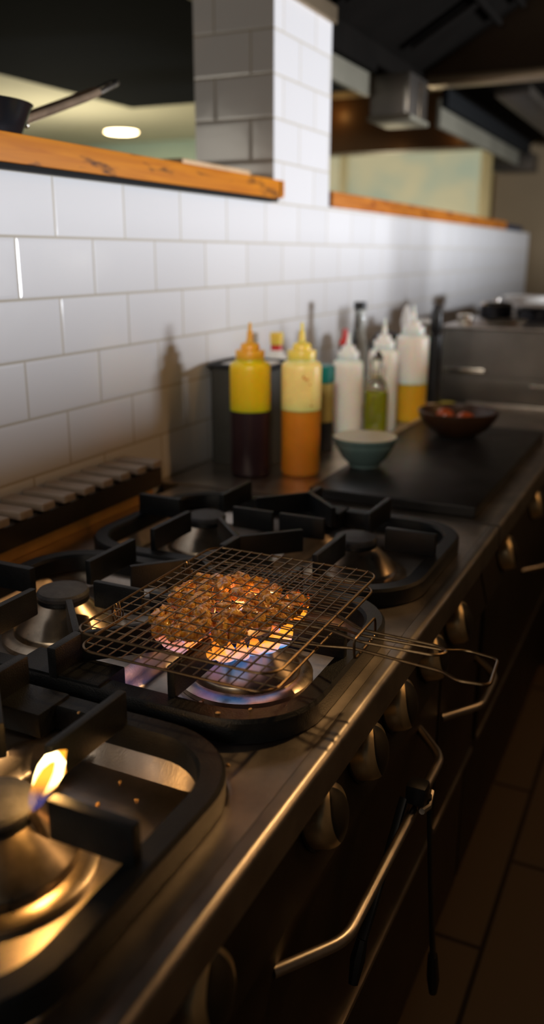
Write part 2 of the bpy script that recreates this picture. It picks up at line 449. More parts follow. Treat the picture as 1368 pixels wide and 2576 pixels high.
obj('canopy_top', bm_profile_y(new_bm(), [(-.06, 2.02), (.9, 2.55), (.9, 2.6), (-.06, 2.07)], 2.62, 4.66), M['hood'], h2)
obj('side_fascia', bm_box(new_bm(), -.08, -.06, 2.62, 4.40, 1.89, 2.0, .002), M['fascia'], h2)
obj('side_rail', bm_box(new_bm(), -.06, -.03, 2.62, 4.6, 1.965, 2.04, .004), M['black'], h2)
obj('lower_rail', bm_box(new_bm(), .16, .30, 2.62, 4.6, 1.99, 2.03, .005), M['dark_steel'], h2)
obj('end_bracket', bm_box(new_bm(), -.22, .02, 4.42, 4.62, 1.86, 1.96, .006), M['dark_steel'], h2)

# ------------------------------------------------------------------ range
RY0, RY1 = -1.35, .283
BY = [.003, -.384, -.782]; BXF, BXB, BXN = .560, .284, .532
R = thing('cooking_range', 'long stainless gas range with open burners and knobs, nearest the camera', 'range', (.36, -.53, 0))
obj('body', bm_box(new_bm(), .02, .70, RY0, RY1, .12, .86), M['dark_steel'], R)
obj('plinth', bm_box(new_bm(), .06, .62, RY0, RY1, 0, .12), M['black'], R)
# hob top: pressed steel sheet with sunken pans
def sstep(t): t = max(0, min(1, t)); return t * t * (3 - 2 * t)
pans = []
for by in BY + [-1.18]:
    for (x0, x1) in ((.150, .402), (.444, .684)):
        pans.append((x0, x1, by - .178, by + .178, .07))
def deck_z(x, y):
    z = .9
    for x0, x1, y0, y1, r in pans:
        if x < x0 - .01 or x > x1 + .01 or y < y0 - .01 or y > y1 + .01: continue
        cx, cy = (x0 + x1) / 2, (y0 + y1) / 2
        qx = abs(x - cx) - (x1 - x0) / 2 + r; qy = abs(y - cy) - (y1 - y0) / 2 + r
        dd = math.hypot(max(qx, 0), max(qy, 0)) + min(max(qx, qy), 0) - r
        z = .9 - .026 * sstep(-dd / .022)
    return z
bm = new_bm()
xs = [.06 + i * .0055 for i in range(120)]; xs[-1] = .7155
ys = [RY0 + (RY1 - RY0) * j / 290 for j in range(291)]
grid = [[bm.verts.new((x, y, deck_z(x, y))) for y in ys] for x in xs]
for i in range(len(xs) - 1):
    for j in range(len(ys) - 1):
        bm.faces.new((grid[i][j], grid[i + 1][j], grid[i + 1][j + 1], grid[i][j + 1]))
obj('hob_top', bm, M['deck_steel'], R)
PANEL = [(.686, .8548), (.694, .8548), (.722, .7420), (.714, .7420)]
def edge_profile():
    pr = [(.7155, .8995)]
    for k in range(9):
        a = PI / 2 - k / 8 * PI / 2; pr.append((.727 + .008 * math.cos(a), .892 + .008 * math.sin(a)))
    pr += [(.735, .857), (.731, .855), (.7155, .855)]
    return pr
obj('front_edge', bm_profile_y(new_bm(), edge_profile(), RY0, RY1), M['steel'], R)
obj('control_panel', bm_profile_y(new_bm(), PANEL, RY0, RY1), M['panel'], R)
# backguard with louvres
BG1 = .165
bgm = new_bm()
bm_profile_y(bgm, [(.004, .9), (.066, .9), (.066, .927), (.090, .931), (.090, .968), (.084, .971), (.060, .966), (.05, .945), (.004, .945)], RY0, BG1)
bg = obj('backguard', bgm, M['panel'], R)
obj('lower_strip', bm_box(new_bm(), .0661, .0685, RY0, BG1, .9006, .9265, .0008), M['glow_steel'], bg)
k = 0; y = .142
while y > RY0 + .05:
    g = bm_box(new_bm(), .006, .097, y - .0155, y + .0155, .972, .986, .004, 3)
    obj('louvre', g, M['louvre'], bg); y -= .0537
# knobs
def knob_h(r):
    return .020 + .011 * (1 - r * r) - (((r - .9) / .1) ** 2 * .005 if r > .9 else 0)
def grip_bm(R0=.0345, ang=0.):
    bm = new_bm(); top = []; n, m = 30, 10
    for i in range(n + 1):
        u = -.95 + 1.9 * i / n; half = .62 * max(.004, 1 - (u / .95) ** 2) ** .85; row = []
        for j in range(m + 1):
            v = half * (2 * j / m - 1); h = knob_h(min(1, math.hypot(u, v)))
            uu, vv = u * math.cos(ang) - v * math.sin(ang), u * math.sin(ang) + v * math.cos(ang)
            row.append((bm.verts.new((h - .0002, vv * R0, uu * R0)), bm.verts.new((h + .0012, vv * R0 * .97, uu * R0 * .97))))
        top.append(row)
    for i in range(n):
        for j in range(m):
            for k in (0, 1): bm.faces.new((top[i][j][k], top[i + 1][j][k], top[i + 1][j + 1][k], top[i][j + 1][k]))
        for j in (0, m): bm.faces.new((top[i][j][0], top[i + 1][j][0], top[i + 1][j][1], top[i][j][1]))
    for i in (0, n):
        for j in range(m): bm.faces.new((top[i][j][0], top[i][j + 1][0], top[i][j + 1][1], top[i][j][1]))
    return bm
def knob_bm(R0=.0345, H=.034, ang=0.):
    bm = new_bm(); n = 26; seg = 88; rings = []
    for i in range(n + 1):
        r = i / n
        ring = []
        for s in range(seg if i else 1):
            a = 2 * PI * s / seg; u = r * math.cos(a); v = r * math.sin(a)
            hgt = knob_h(r)
            ca, sa = math.cos(ang), math.sin(ang)
            uu, vv = u * ca - v * sa, u * sa + v * ca
            ring.append(bm.verts.new((hgt, vv * R0, uu * R0)))
        rings.append(ring)
    base = [bm.verts.new((0, R0 * 1.03 * math.sin(2 * PI * s / seg), R0 * 1.03 * math.cos(2 * PI * s / seg))) for s in range(seg)]
    rings.append(base)
    for a, b in zip(rings, rings[1:]):
        for s in range(seg):
            l = (s + 1) % seg
            if len(a) == 1: bm.faces.new((a[0], b[s], b[l]))
            else: bm.faces.new((a[s], a[l], b[l], b[s]))
    bm.faces.new(base)
    return bm
def add_knob(y, z, ang, parent):
    tilt = math.atan2(.028, .1128)
    mx = Matrix.Translation((.694 + .028 * (.8548 - z) / .1128, y, z)) @ Matrix.Rotation(-tilt, 4, 'Y')
    def put(b): bmesh.ops.transform(b, matrix=mx, verts=b.verts); return b
    b = knob_bm(ang=ang); bmesh.ops.translate(b, vec=(.003, 0, 0), verts=b.verts)
    ko = obj('knob', put(b), M['knob_metal'], parent, angle=50)
    gb = grip_bm(ang=ang); bmesh.ops.translate(gb, vec=(.003, 0, 0), verts=gb.verts)
    obj('grip', put(gb), M['grip'], ko, angle=50)
    col = new_bm(); bm_tube(col, [(.0003, 0, 0), (.0029, 0, 0)], .039, seg=32)
    obj('bezel', put(col), M['black_plastic'], ko)
for y, z, a in ((-.765, .806, .35), (-.508, .802, .0), (-.372, .802, .05), (-.249, .802, .1), (-.09, .800, .0), (.06, .796, .0)):
    add_knob(y, z, a, R)
# oven door and its bar handle
def oven_door(y0, y1, parent, hy0, hy1, hz=.70):
    dr = obj('oven_door', bm_box(new_bm(), .70, .716, y0, y1, .435, .735, .003), M['panel'], parent)
    obj('lower_strip', bm_box(new_bm(), .714, .719, y0, y1, .436, .446, .001), M['steel'], dr)
    pts = round_path([(.714, hy0 - .07, hz), (.764, hy0, hz), (.764, hy1, hz), (.714, hy1 + .06, hz)], .02)
    obj('handle', bm_tube(new_bm(), pts, .0065, 12), M['steel'], dr)
oven_door(-.80, -.02, R, -.555, -.185)
oven_door(-.005, .275, R, .085, .20, .645)
obj('lower_panel', bm_box(new_bm(), .69, .703, RY0, RY1, .12, .43, .002), M['panel'], R)
# burners
def burner(bx, by, parent, pilot=False, turn=0.):
    c = (bx, by, .8745)
    b = obj('burner', bm_lathe(new_bm(), [(.084, 0), (.084, .006), (.078, .009), (.072, .0095), (.0685, .010), (.0675, .016), (.066, .018), (.060, .024), (.045, .039), (.036, .048), (.034, .050), (0, .050)], 56, c), M['burner_steel'], parent)
    obj('burner_head', bm_lathe(new_bm(), [(.032, .046), (.035, .052), (.034, .056), (0, .056)], 40, c), M['iron'], b)
    obj('burner_cap', bm_lathe(new_bm(), [(.030, .054), (.0345, .057), (.0350, .062), (.0325, .0655), (.02, .0675), (0, .068)], 48, c), M['cap'], b)
    if pilot:
        obj('pilot_tube', bm_tube(new_bm(), [(bx + .052, by + .012, .890), (bx + .041, by + .009, .915), (bx + .034, by + .006, .934)], .004, 8), M['burner_steel'], b)
for j, by in enumerate(BY):
    burner(BXF if j < 2 else BXN, by, R, pilot=(j == 2))
    burner(BXB if j < 2 else BXB - .016, by, R)

# cast iron grates
def grate(cy, label, dx=0.):
    g = thing('cast_iron_grate', label, 'grate', (.42, cy, .9), 'cast iron grates')
    BXB, BXF = globals()['BXB'] + dx, globals()['BXF'] + dx
    x0, x1, y0, y1, w = .137 + dx, .703 + dx, cy - .188, cy + .188, .026
    outer = rrect(x0, x1, y0, y1, .095, 10); inner = rrect(x0 + w, x1 - w, y0 + w, y1 - w, .070, 10)
    bm = new_bm(); zt, zb = .927, .9012
    def ring(poly, z): return [bm.verts.new((x, y, z)) for x, y in poly]
    def off(poly, k): return [(px + (.42 - px) * k, py + (cy - py) * k) for px, py in poly]
    rr = [ring(outer, zb), ring(outer, zt - .004), ring(off(outer, .012), zt), ring(off(inner, -.012), zt), ring(inner, zt - .004), ring(inner, zb)]
    n = len(outer)
    for a, b in zip(rr, rr[1:] + rr[:1]):
        for i in range(n): bm.faces.new((a[i], a[(i + 1) % n], b[(i + 1) % n], b[i]))
    obj('frame', bm, M['iron'], g)
    tp, bt = .962, .9255
    def finger(p, q, th=.0088, tp=tp, bt=bt):
        obj('finger', bm_bar(new_bm(), p, q, th, bt, tp, .0025), M['iron'], g)
    mx = .4195 + dx
    for q in (-1, 1):
        e = cy + q * .188
        obj('web', bm_bar(new_bm(), (mx, e - q * .003), (mx, e - q * .052), .12, .903, .930), M['iron'], g)
        finger((mx, cy + q * .138), (mx, cy + q * .187), .012)
        for bx in (BXB, BXF):
            s = 1 if bx > mx else -1
            finger((bx - s * .064, cy + q * .066), (mx + s * .002, cy + q * .139))
            finger((bx, cy + q * .056), (bx, cy + q * .168), .010)
    for bx, s in ((BXB, -1), (BXF, 1)):
        xo = x0 if s < 0 else x1
        finger((xo - s * .012, cy), (bx + s * .050, cy), .012)
        finger((bx - s * .054, cy), (mx + s * .006, cy))
    return g
grate(BY[0], 'farthest cast iron grate, next to the flat griddle plate')
grate(BY[1], 'middle cast iron grate, underneath the wire grill basket')
grate(BY[2], 'nearest cast iron grate, around the small lone pilot flame', -.016)

# ------------------------------------------------------------------ griddle unit
G0, G1 = .295, 1.58
G = thing('griddle_range', 'stainless unit with black griddle plate, beyond the open burners', 'griddle', (.36, .9, 0))
obj('body', bm_box(new_bm(), .004, .70, G0, G1, .12, .895), M['dark_steel'], G)
obj('plinth', bm_box(new_bm(), .06, .62, G0, G1, 0, .12), M['black'], G)
obj('top', bm_box(new_bm(), .004, .7155, G0, G1, .8952, .9), M['deck_steel'], G)
obj('front_edge', bm_profile_y(new_bm(), edge_profile(), G0, G1), M['steel'], G)
obj('control_panel', bm_profile_y(new_bm(), PANEL, G0, G1), M['panel'], G)
obj('griddle_plate', bm_box(new_bm(), .345, .684, .312, 1.12, .9005, .922, .004), M['plate'], G)
add_knob(.46, .79, .0, G); add_knob(.82, .80, .0, G)
oven_door(.32, 1.5, G, .80, 1.25, .66)
obj('lower_panel', bm_box(new_bm(), .69, .703, G0, G1, .12, .43, .002), M['panel'], G)

# far stainless appliance
F = thing('stainless_cabinet', 'dark stainless cabinet standing past the griddle with pots on top', 'cabinet', (.6, 2.3, 0))
obj('body', bm_box(new_bm(), .262, .95, 1.62, 3.1, 0, 1.142, .006), M['dark_steel'], F)
obj('worktop', bm_box(new_bm(), .255, .96, 1.61, 3.1, 1.142, 1.150, .003), M['steel'], F)
obj('ledge_strip', bm_box(new_bm(), .275, .41, 1.600, 1.62, 1.003, 1.016, .003), M['bright_steel'], F)
obj('drawer_panel', bm_box(new_bm(), .275, .93, 1.606, 1.62, .905, .99, .004), M['dark_steel'], F)
obj('drawer_handle', bm_box(new_bm(), .56, .72, 1.590, 1.606, .965, .975, .003), M['bright_steel'], F)
obj('base_rail', bm_box(new_bm(), .36, .735, 1.582, 1.62, .896, .908, .003), M['steel'], F)

# ------------------------------------------------------------------ squeeze bottles
def squeeze(name, loc, label, r, hb, fill, m_body, m_cap, m_fill, cut=.0, nozzle=None):
    t = thing(name, label, 'bottle', loc, 'squeeze bottles on the cooktop')
    x, y, z = loc; c = (x, y, z)
    if fill > 0:
        obj('sauce', bm_lathe(new_bm(), [(r * .86, 0.0005), (r * .96, .004), (r, .012), (r * .985, hb * .3), (r * .995, fill)], 40, c), m_fill, t)
        lo = fill
        prof = [(r, lo + .0003), (r, hb * .8)]
    else:
        prof = [(r * .86, .0005), (r * .96, .004), (r, .012), (r, hb * .8)]
    prof += [(r, hb - .012), (r * .97, hb - .005), (r * .86, hb), (r * .72, hb + .002), (r * .70, hb + .006)]
    obj('body', bm_lathe(new_bm(), prof, 40, c), m_body, t)
    cp = obj('cap', bm_lathe(new_bm(), [(r * .70, hb + .0065), (r * .715, hb + .023), (r * .69, hb + .025), (r * .47, hb + .026), (r * .45, hb + .036), (r * .40, hb + .039), (r * .22, hb + .042)], 36, c), m_cap, t)
    L = .042 if nozzle is None else nozzle
    obj('nozzle', bm_lathe(new_bm(), [(r * .20, hb + .0422), (r * .16, hb + .050), (r * .13, hb + .041 + L * .55), (r * .085, hb + .041 + L * .6), (r * .07, hb + .041 + L), (0, hb + .0415 + L)], 16, c), m_cap, cp)
    return t
squeeze('squeeze_bottle', (.150, .437, .9), 'yellow squeeze bottle half full of dark purple sauce, orange cap', .0445, .250, .145, M['yellow_plastic'], M['amber_plastic'], M['dark_sauce'])
sb = squeeze('squeeze_bottle', (.250, .487, .9), 'cloudy yellow squeeze bottle half full of orange sauce', .0440, .250, .147, M['straw_plastic'], M['straw_cap'], M['orange_sauce'])
sm = new_bm()
for (a, zz, rr) in ((-1.05, .222, .006), (-.85, .216, .005), (-.95, .218, .005), (-.72, .205, .004), (-.62, .160, .005), (-.60, .172, .003)):
    bmesh.ops.create_icosphere(sm, subdivisions=2, radius=rr, matrix=Matrix.Translation((.250 + .0433 * math.cos(a), .487 + .0433 * math.sin(a), .9 + zz)) @ Matrix.Diagonal((.35, .9, .6, 1)))
obj('sauce_smear', sm, M['sauce_smear'], sb)
squeeze('squeeze_bottle', (.180, .960, .903), 'empty cloudy white squeeze bottle, left of the green oil bottle', .0415, .196, 0, M['clear_plastic'], M['clear_cap'], None, nozzle=.032)
squeeze('squeeze_bottle', (.258, 1.025, .903), 'empty cloudy white squeeze bottle directly behind the green oil bottle', .0400, .222, 0, M['clear_plastic'], M['clear_cap'], None)
squeeze('squeeze_bottle', (.284, 1.205, .903), 'tall clear squeeze bottle with amber oil in its lower half', .0470, .248, .112, M['clear_plastic'], M['clear_cap'], M['amber_oil'])
# oil bottle
OB = thing('oil_bottle', 'square shouldered glass bottle half full of green olive oil', 'bottle', (.288, .885, .903))
def sq_lathe(bm, prof, c, sq=.35):
    seg = 32; rings = []
    for r, z in prof:
        ring = []
        for i in range(seg):
            a = 2 * PI * i / seg; k = 1.
            if r > .018:
                k = 1 / max(abs(math.cos(a)), abs(math.sin(a))); k = 1 + (min(k, 1.25) - 1) * .8
            ring.append(bm.verts.new((c[0] + r * k * math.cos(a + .3), c[1] + r * k * math.sin(a + .3), c[2] + z)))
        rings.append(ring)
    for a, b in zip(rings, rings[1:]):
        for i in range(seg): bm.faces.new((a[i], a[(i + 1) % seg], b[(i + 1) % seg], b[i]))
    bm.faces.new(rings[0][::-1]); bm.faces.new(rings[-1]); return bm
oc = (.288, .885, .903)
obj('oil', sq_lathe(new_bm(), [(.0255, .003), (.0265, .006), (.0265, .132)], oc), M['olive_oil'], OB)
obj('glass', sq_lathe(new_bm(), [(.0275, 0.0005), (.0295, .004), (.0295, .14), (.027, .155), (.0165, .166), (.0155, .20), (.0175, .204), (.0175, .212), (.0150, .213)], oc), M['glass'], OB)
obj('pourer', bm_lathe(new_bm(), [(.0145, .2133), (.0150, .222), (.010, .226), (.004, .236), (0, .237)], 20, oc), M['bright_steel'], OB)
# clear tray
T = thing('plastic_tray', 'shallow clear tray with a pale rim holding bottles', 'tray', (.19, 1.08, .9))
pts = rrect(.09, .340, .785, 1.36, .03, 5)
tb = new_bm(); bm_prism(tb, pts, .9004, .9025)
obj('base', tb, M['tray_plastic'], T)
tb = new_bm()
pi_ = rrect(.094, .336, .789, 1.356, .027, 5)
ra = [[tb.verts.new((x, y, z)) for x, y in pp] for pp, z in ((pts, .9026), (pts, .927), (pi_, .927), (pi_, .9026))]
for a, b in zip(ra, ra[1:] + ra[:1]):
    for i in range(len(a)): tb.faces.new((a[i], a[(i + 1) % len(a)], b[(i + 1) % len(a)], b[i]))
obj('side', tb, M['tray_plastic'], T)
obj('rim', bm_tube(new_bm(), [(x, y, .929) for x, y in rrect(.088, .342, .783, 1.362, .032, 6)], .0032, 8, closed=True), M['pale_wood'], T)

# dark container by the wall
K = thing('storage_container', 'dark grey square container with black rim against the tiles', 'container', (.085, .57, .9))
kb = new_bm()
po, pi2 = rrect(.012, .160, .495, .640, .015, 5), rrect(.017, .155, .500, .635, .012, 5)
ra = [[kb.verts.new((x, y, z)) for x, y in pp] for pp, z in ((po, .9005), (po, 1.125), (pi2, 1.125), (pi2, .906))]
for a, b in zip(ra, ra[1:]):
    for i in range(len(a)): kb.faces.new((a[i], a[(i + 1) % len(a)], b[(i + 1) % len(a)], b[i]))
kb.faces.new(ra[0][::-1]); kb.faces.new(ra[3])
obj('body', kb, M['grey_box'], K)
obj('rim', bm_tube(new_bm(), [(x, y, 1.128) for x, y in rrect(.010, .162, .493, .642, .017, 6)], .006, 8, closed=True), M['black_plastic'], K)
o = bm_box(new_bm(), .03, .14, .515, .62, .91, 1.132, .006)
tag(obj('folded_cloth', o, M['white_plastic']), 'pale folded cloth poking out of the dark grey container', 'cloth')

# bottles and tins behind the front row
def jar(name, label, cat, loc, parts):
    t = thing(name, label, cat, loc)
    for pn, prof, m in parts: obj(pn, bm_lathe(new_bm(), prof, 32, loc), m, t)
    return t
jar('sauce_jar', 'yellow labelled jar with a red band between the two yellow squeeze bottles', 'jar', (.105, .695, .9),
    [('body', [(.036, .0005), (.04, .006), (.04, .06)], M['yellow_label']), ('label_band', [(.0404, .0602), (.0404, .12)], M['yellow_label']),
     ('red_band', [(.0406, .1202), (.0406, .140)], M['red_label']), ('shoulder', [(.0402, .1402), (.04, .17), (.034, .182), (.03, .185)], M['yellow_label']),
     ('lid', [(.034, .1855), (.034, .205), (.031, .207)], M['grey_box'])])
jar('sauce_bottle', 'white sauce bottle with red neck and yellow cap', 'bottle', (.052, .778, .9),
    [('body', [(.031, .0005), (.034, .005), (.034, .19), (.028, .22), (.016, .238)], M['white_plastic']), ('neck', [(.0155, .2382), (.0145, .252)], M['red_plastic']),
     ('cap', [(.0165, .2525), (.0175, .28), (.014, .283)], M['straw_cap'])])
jar('food_tin', 'gold tin with teal lid just right of the orange sauce bottle', 'tin', (.186, .735, .9),
    [('body', [(.036, .0005), (.040, .004), (.040, .075)], M['black_plastic']), ('label_band', [(.0403, .0752), (.0403, .17)], M['gold_tin']),
     ('lid', [(.038, .1702), (.042, .173), (.042, .208), (.038, .212)], M['teal_plastic'])])
jar('soy_bottle', 'dark soy bottle with small red pouring cap', 'bottle', (.125, 1.075, .903),
    [('body', [(.026, .0005), (.03, .006), (.032, .12), (.028, .17), (.016, .21), (.014, .225)], M['soy']), ('cap', [(.016, .2255), (.016, .235), (.009, .243), (.007, .268), (.005, .27)], M['red_plastic'])])
jar('glass_bottle', 'tall clear glass bottle with a black screw cap', 'bottle', (.135, 1.165, .903),
    [('glass', [(.03, .0005), (.034, .005), (.034, .18), (.026, .22), (.0165, .27), (.0155, .318)], M['glass']), ('cap', [(.0185, .3185), (.0185, .338), (.016, .340)], M['black_plastic'])])
jar('pepper_pot', 'rounded black pot behind the white squeeze bottles', 'pot', (.175, 1.295, .903),
    [('body', [(.05, .0005), (.055, .01), (.057, .16), (.05, .215), (.032, .243), (.01, .25)], M['black_plastic'])])
jar('glass_cruet', 'clear glass cruet with a shiny rounded stopper', 'bottle', (.200, 1.41, .9),
    [('glass', [(.03, .0005), (.033, .005), (.033, .17), (.018, .215), (.014, .24)], M['glass']), ('stopper', [(.010, .2405), (.015, .258), (.017, .278), (.011, .305), (.006, .322)], M['white_plastic'])])
jar('pepper_mill', 'slim black pepper mill behind the amber oil bottle', 'mill', (.278, 1.475, .9),
    [('body', [(.026, .0005), (.028, .005), (.02, .09), (.022, .18), (.019, .23)], M['black_plastic']), ('top', [(.012, .2305), (.02, .25), (.018, .30), (.008, .325)], M['black_plastic'])])
jar('glass_jar', 'tall straight clear glass jar between amber oil and the cabinet', 'jar', (.222, 1.555, .9),
    [('glass', [(.03, .0005), (.034, .005), (.034, .262)], M['glass']), ('rim', [(.0352, .2622), (.0352, .27), (.031, .272)], M['white_plastic'])])
jar('small_dish', 'small pale yellow dish past the tray, by the brown bowl', 'dish', (.318, 1.475, .9),
    [('body', [(.02, .0005), (.026, .004), (.036, .016), (.034, .018), (.0, .014)], M['yellow_label'])])

# bowls
B = thing('bowl', 'small mint green bowl with cream inside, before the bottles', 'bowl', (.386, .528, .922))
c = (.386, .528, .9225)
obj('outside', bm_lathe(new_bm(), [(.030, 0), (.034, .002), (.034, .006), (.050, .022), (.062, .044), (.0655, .050), (.0655, .054), (.070, .060), (.0715, .066), (.070, .0675)], 48, c), M['mint_ceramic'], B)
obj('inside', bm_lathe(new_bm(), [(.0695, .0680), (.068, .066), (.058, .048), (.04, .030), (0, .024)], 48, c), M['cream_ceramic'], B)
c = (.488, .955, .9225)
B = thing('bowl', 'wide brown clay bowl on the black griddle plate', 'bowl', (c[0], c[1], c[2]))
obj('outside', bm_lathe(new_bm(), [(.045, 0), (.05, .003), (.075, .02), (.096, .044), (.103, .062), (.1035, .066), (.099, .067), (.092, .050), (.07, .026), (0, .018)], 56, c), M['brown_ceramic'], B)
for i, (dx, dy, rr) in enumerate(((.022, -.012, .026), (-.038, .012, .024))):
    b = new_bm(); bmesh.ops.create_uvsphere(b, u_segments=24, v_segments=14, radius=rr, matrix=Matrix.Translation((c[0] + dx, c[1] + dy, c[2] + .020 + rr * .84 + (.007 if i else .002))) @ Matrix.Diagonal((1, 1, .84, 1)))
    tag(obj('tomato', b, M['tomato']), ('left hand red tomato, half hidden in the brown clay bowl' if i else 'brighter right hand red tomato in the brown clay bowl'), 'tomato', 'tomatoes in the bowl')

# pots on the cabinet
jar('cooking_pot', 'dark metal pot at the left edge of the far cabinet top', 'pot', (.345, 2.05, 1.15),
    [('body', [(.055, .0005), (.06, .004), (.06, .045), (.063, .047)], M['pan_black']), ('lid', [(.061, .0475), (.05, .056), (.012, .060), (.012, .07), (0, .072)], M['bright_steel'])])
jar('cooking_pot', 'wide black pan at the right of the far cabinet top', 'pot', (.52, 1.98, 1.15),
    [('body', [(.075, .0005), (.085, .006), (.09, .04), (.092, .042)], M['pan_black'])])
jar('plate', 'white plate lying over the wide black pan', 'plate', (.52, 1.98, 1.1922),
    [('body', [(.05, 0), (.07, .002), (.10, .010), (.098, .012), (0, .006)], M['white_plastic'])])
jar('bowl', 'white bowl behind the pots on the far cabinet', 'bowl', (.38, 2.50, 1.15),
    [('body', [(.05, .0005), (.06, .004), (.10, .05), (.102, .062), (.098, .063), (.055, .02), (0, .014)], M['white_plastic'])])
jar('metal_cup', 'small steel cup at the front edge of the far cabinet', 'cup', (.315, 1.70, 1.15),
    [('body', [(.024, .0005), (.026, .002), (.028, .03), (.026, .031), (.022, .006), (0, .005)], M['bright_steel'])])
jar('serving_tray', 'flat steel tray along the near edge of the far cabinet', 'tray', (.44, 1.73, 1.15),
    [('body', [(.055, .0005), (.06, .002), (.075, .014), (.073, .015), (.055, .004), (0, .003)], M['bright_steel'])])

# ------------------------------------------------------------------ wire grill basket
X0, X1, Y0, Y1 = .449, .688, -.570, -.262
W = thing('grill_basket', 'hinged wire grill basket with long handle, full of meat over the flame', 'grill basket', (.56, -.40, .95))
ZL, ZU = .968, .988
def grid_mesh(z, skew):
    bm = new_bm(); rf, rw = .0015, .00075
    x0, x1 = X0 + skew, X1 - skew
    bm_tube(bm, [(x, y, z) for x, y in rrect(x0, x1, Y0, Y1, .022, 6)], rf, 8, closed=True)
    n = 16
    for i in range(1, n):
        x = x0 + (x1 - x0) * i / n
        sag = [(x, Y0 + (Y1 - Y0) * k / 6, z + .0012 + .0006 * math.sin(k * 1.3 + i)) for k in range(7)]
        bm_tube(bm, sag, rw, 6)
    m = 17
    for j in range(1, m):
        y = Y0 + (Y1 - Y0) * j / m
        bm_tube(bm, [(x0 + (x1 - x0) * k / 6, y, z - .0006 + .0006 * math.sin(k * 1.7 + j)) for k in range(7)], rw, 6)
    return bm
gu = obj('upper_grid', grid_mesh(ZU, 0.0), M['wire'], W)
gl = obj('lower_grid', grid_mesh(ZL, .003), M['wire'], W)
pts = round_path([(.62, -.402, ZU - .002), (.690, -.408, ZU), (.722, -.432, ZU), (.812, -.436, ZU), (.824, -.447, ZU), (.814, -.459, ZU), (.734, -.461, ZU), (.695, -.447, ZU), (.62, -.447, ZU - .002)], .012, 5)
obj('handle', bm_tube(new_bm(), pts, .0017, 8), M['wire'], gu)
zl = ZU - .013
pts = round_path([(.62, -.402, ZL), (.690, -.405, ZL + .004), (.720, -.419, zl), (.814, -.416, zl), (.834, -.406, zl), (.868, -.413, zl), (.872, -.473, zl), (.841, -.477, zl), (.823, -.464, zl), (.725, -.453, zl), (.692, -.456, ZL + .004), (.62, -.458, ZL)], .008, 5)
obj('handle', bm_tube(new_bm(), pts, .0017, 8), M['wire'], gl)
pts = round_path([(.7325, -.404, zl - .004), (.7325, -.470, zl - .004), (.7315, -.470, ZU + .0045), (.7315, -.404, ZU + .0045)], .006, 4, closed=True)
obj('sliding_clip', bm_tube(new_bm(), pts, .0015, 8, closed=True), M['wire'], W)
for yy in (-.49, -.335):
    pts = []
    for k in range(49):
        a = k / 48 * 2 * PI * 3
        pts.append((X0 + .0015 + .0045 * math.cos(a) * .6, yy + .016 * (k / 48 - .5), (ZL + ZU) / 2 + (ZU - ZL) / 2 * 1.12 * math.sin(a)))
    obj('hinge_coil', bm_tube(new_bm(), pts, .0010, 6), M['wire'], W)

# meat chunks
def chunk_bm(seed):
    b = new_bm(); bmesh.ops.create_icosphere(b, subdivisions=4, radius=1.)
    o = Vector((seed * 3.1, seed * 1.7, seed * .9))
    for v in b.verts:
        d = 1 + .32 * noise.noise(v.co * 1.1 + o) + .18 * noise.noise(v.co * 2.6 + o) + .07 * noise.noise(v.co * 6 + o)
        v.co = v.co * d
    return b
base = []
for s in range(7):
    o = obj('meat_chunk', chunk_bm(s + 1), M['meat'])
    base.append(o)
spots = []
cxm, cym = .553, -.420
rng = random.Random(11)
tries = 0
while len(spots) < 58 and tries < 40000:
    tries += 1
    u, v = rng.uniform(-.080, .080), rng.uniform(-.094, .094)
    a = math.atan2(v / .090, u / .074); e = math.hypot(u / .074, v / .090)
    if e > 1 + .12 * math.sin(3 * a + .6) + .06 * math.sin(5 * a): continue
    if all((u - p[0]) ** 2 + (v - p[1]) ** 2 > .0150 ** 2 for p in spots): spots.append((u, v, e))
for i, (u, v, e) in enumerate(spots):
    o = base[i] if i < len(base) else base[i % len(base)].copy()
    if i >= len(base): COL.objects.link(o)
    k = rng.uniform(.85, 1.25)
    o.scale = (.0122 * k, .0088 * k * rng.uniform(.85, 1.1), .0088 * rng.uniform(.85, 1.1))
    o.location = (cxm + u, cym + v, .9785 + (rng.uniform(0, .0055) if e < .8 else rng.uniform(-.001, .002)))
    o.rotation_euler = (rng.uniform(-.5, .5), rng.uniform(-.5, .5), rng.uniform(0, PI))
    tag(o, 'browned glazed chunk of meat, pressed among the others inside the wire grill basket', 'meat', 'meat chunks in the grill basket')

# ------------------------------------------------------------------ flames
def tongue(base, tip, w, depth=None, seg=14, n=12):
    """a pointed flame body between two points"""
    b = Vector(base); t = Vector(tip); ax = t - b; bm = new_bm(); rings = []
    for k in range(n + 1):
        s = k / n
        r = w * (math.sin(PI * min(1, (s * .86 + .14))) ** .8) * (1 - s) ** .35 if k < n else 0
        c = b + ax * s + Vector((.003 * math.sin(s * 5 + b.x * 90), .003 * math.sin(s * 4 + b.y * 70), 0)) * s
        if k == n: rings.append([bm.verts.new(c)])
        else: rings.append([bm.verts.new(c + Vector((r * math.cos(2 * PI * i / seg), r * math.sin(2 * PI * i / seg), 0))) for i in range(seg)])
    bm.faces.new(rings[0][::-1])
    for a, c in zip(rings, rings[1:]):
        for i in range(seg):
            j = (i + 1) % seg
            if len(c) == 1: bm.faces.new((a[i], a[j], c[0]))
            else: bm.faces.new((a[i], a[j], c[j], c[i]))
    return bm
FL = thing('burner_flame', 'blue and orange gas flame burning under the wire grill basket', 'flame', (BXF, BY[1], .93))
fx, fy = BXF, BY[1]
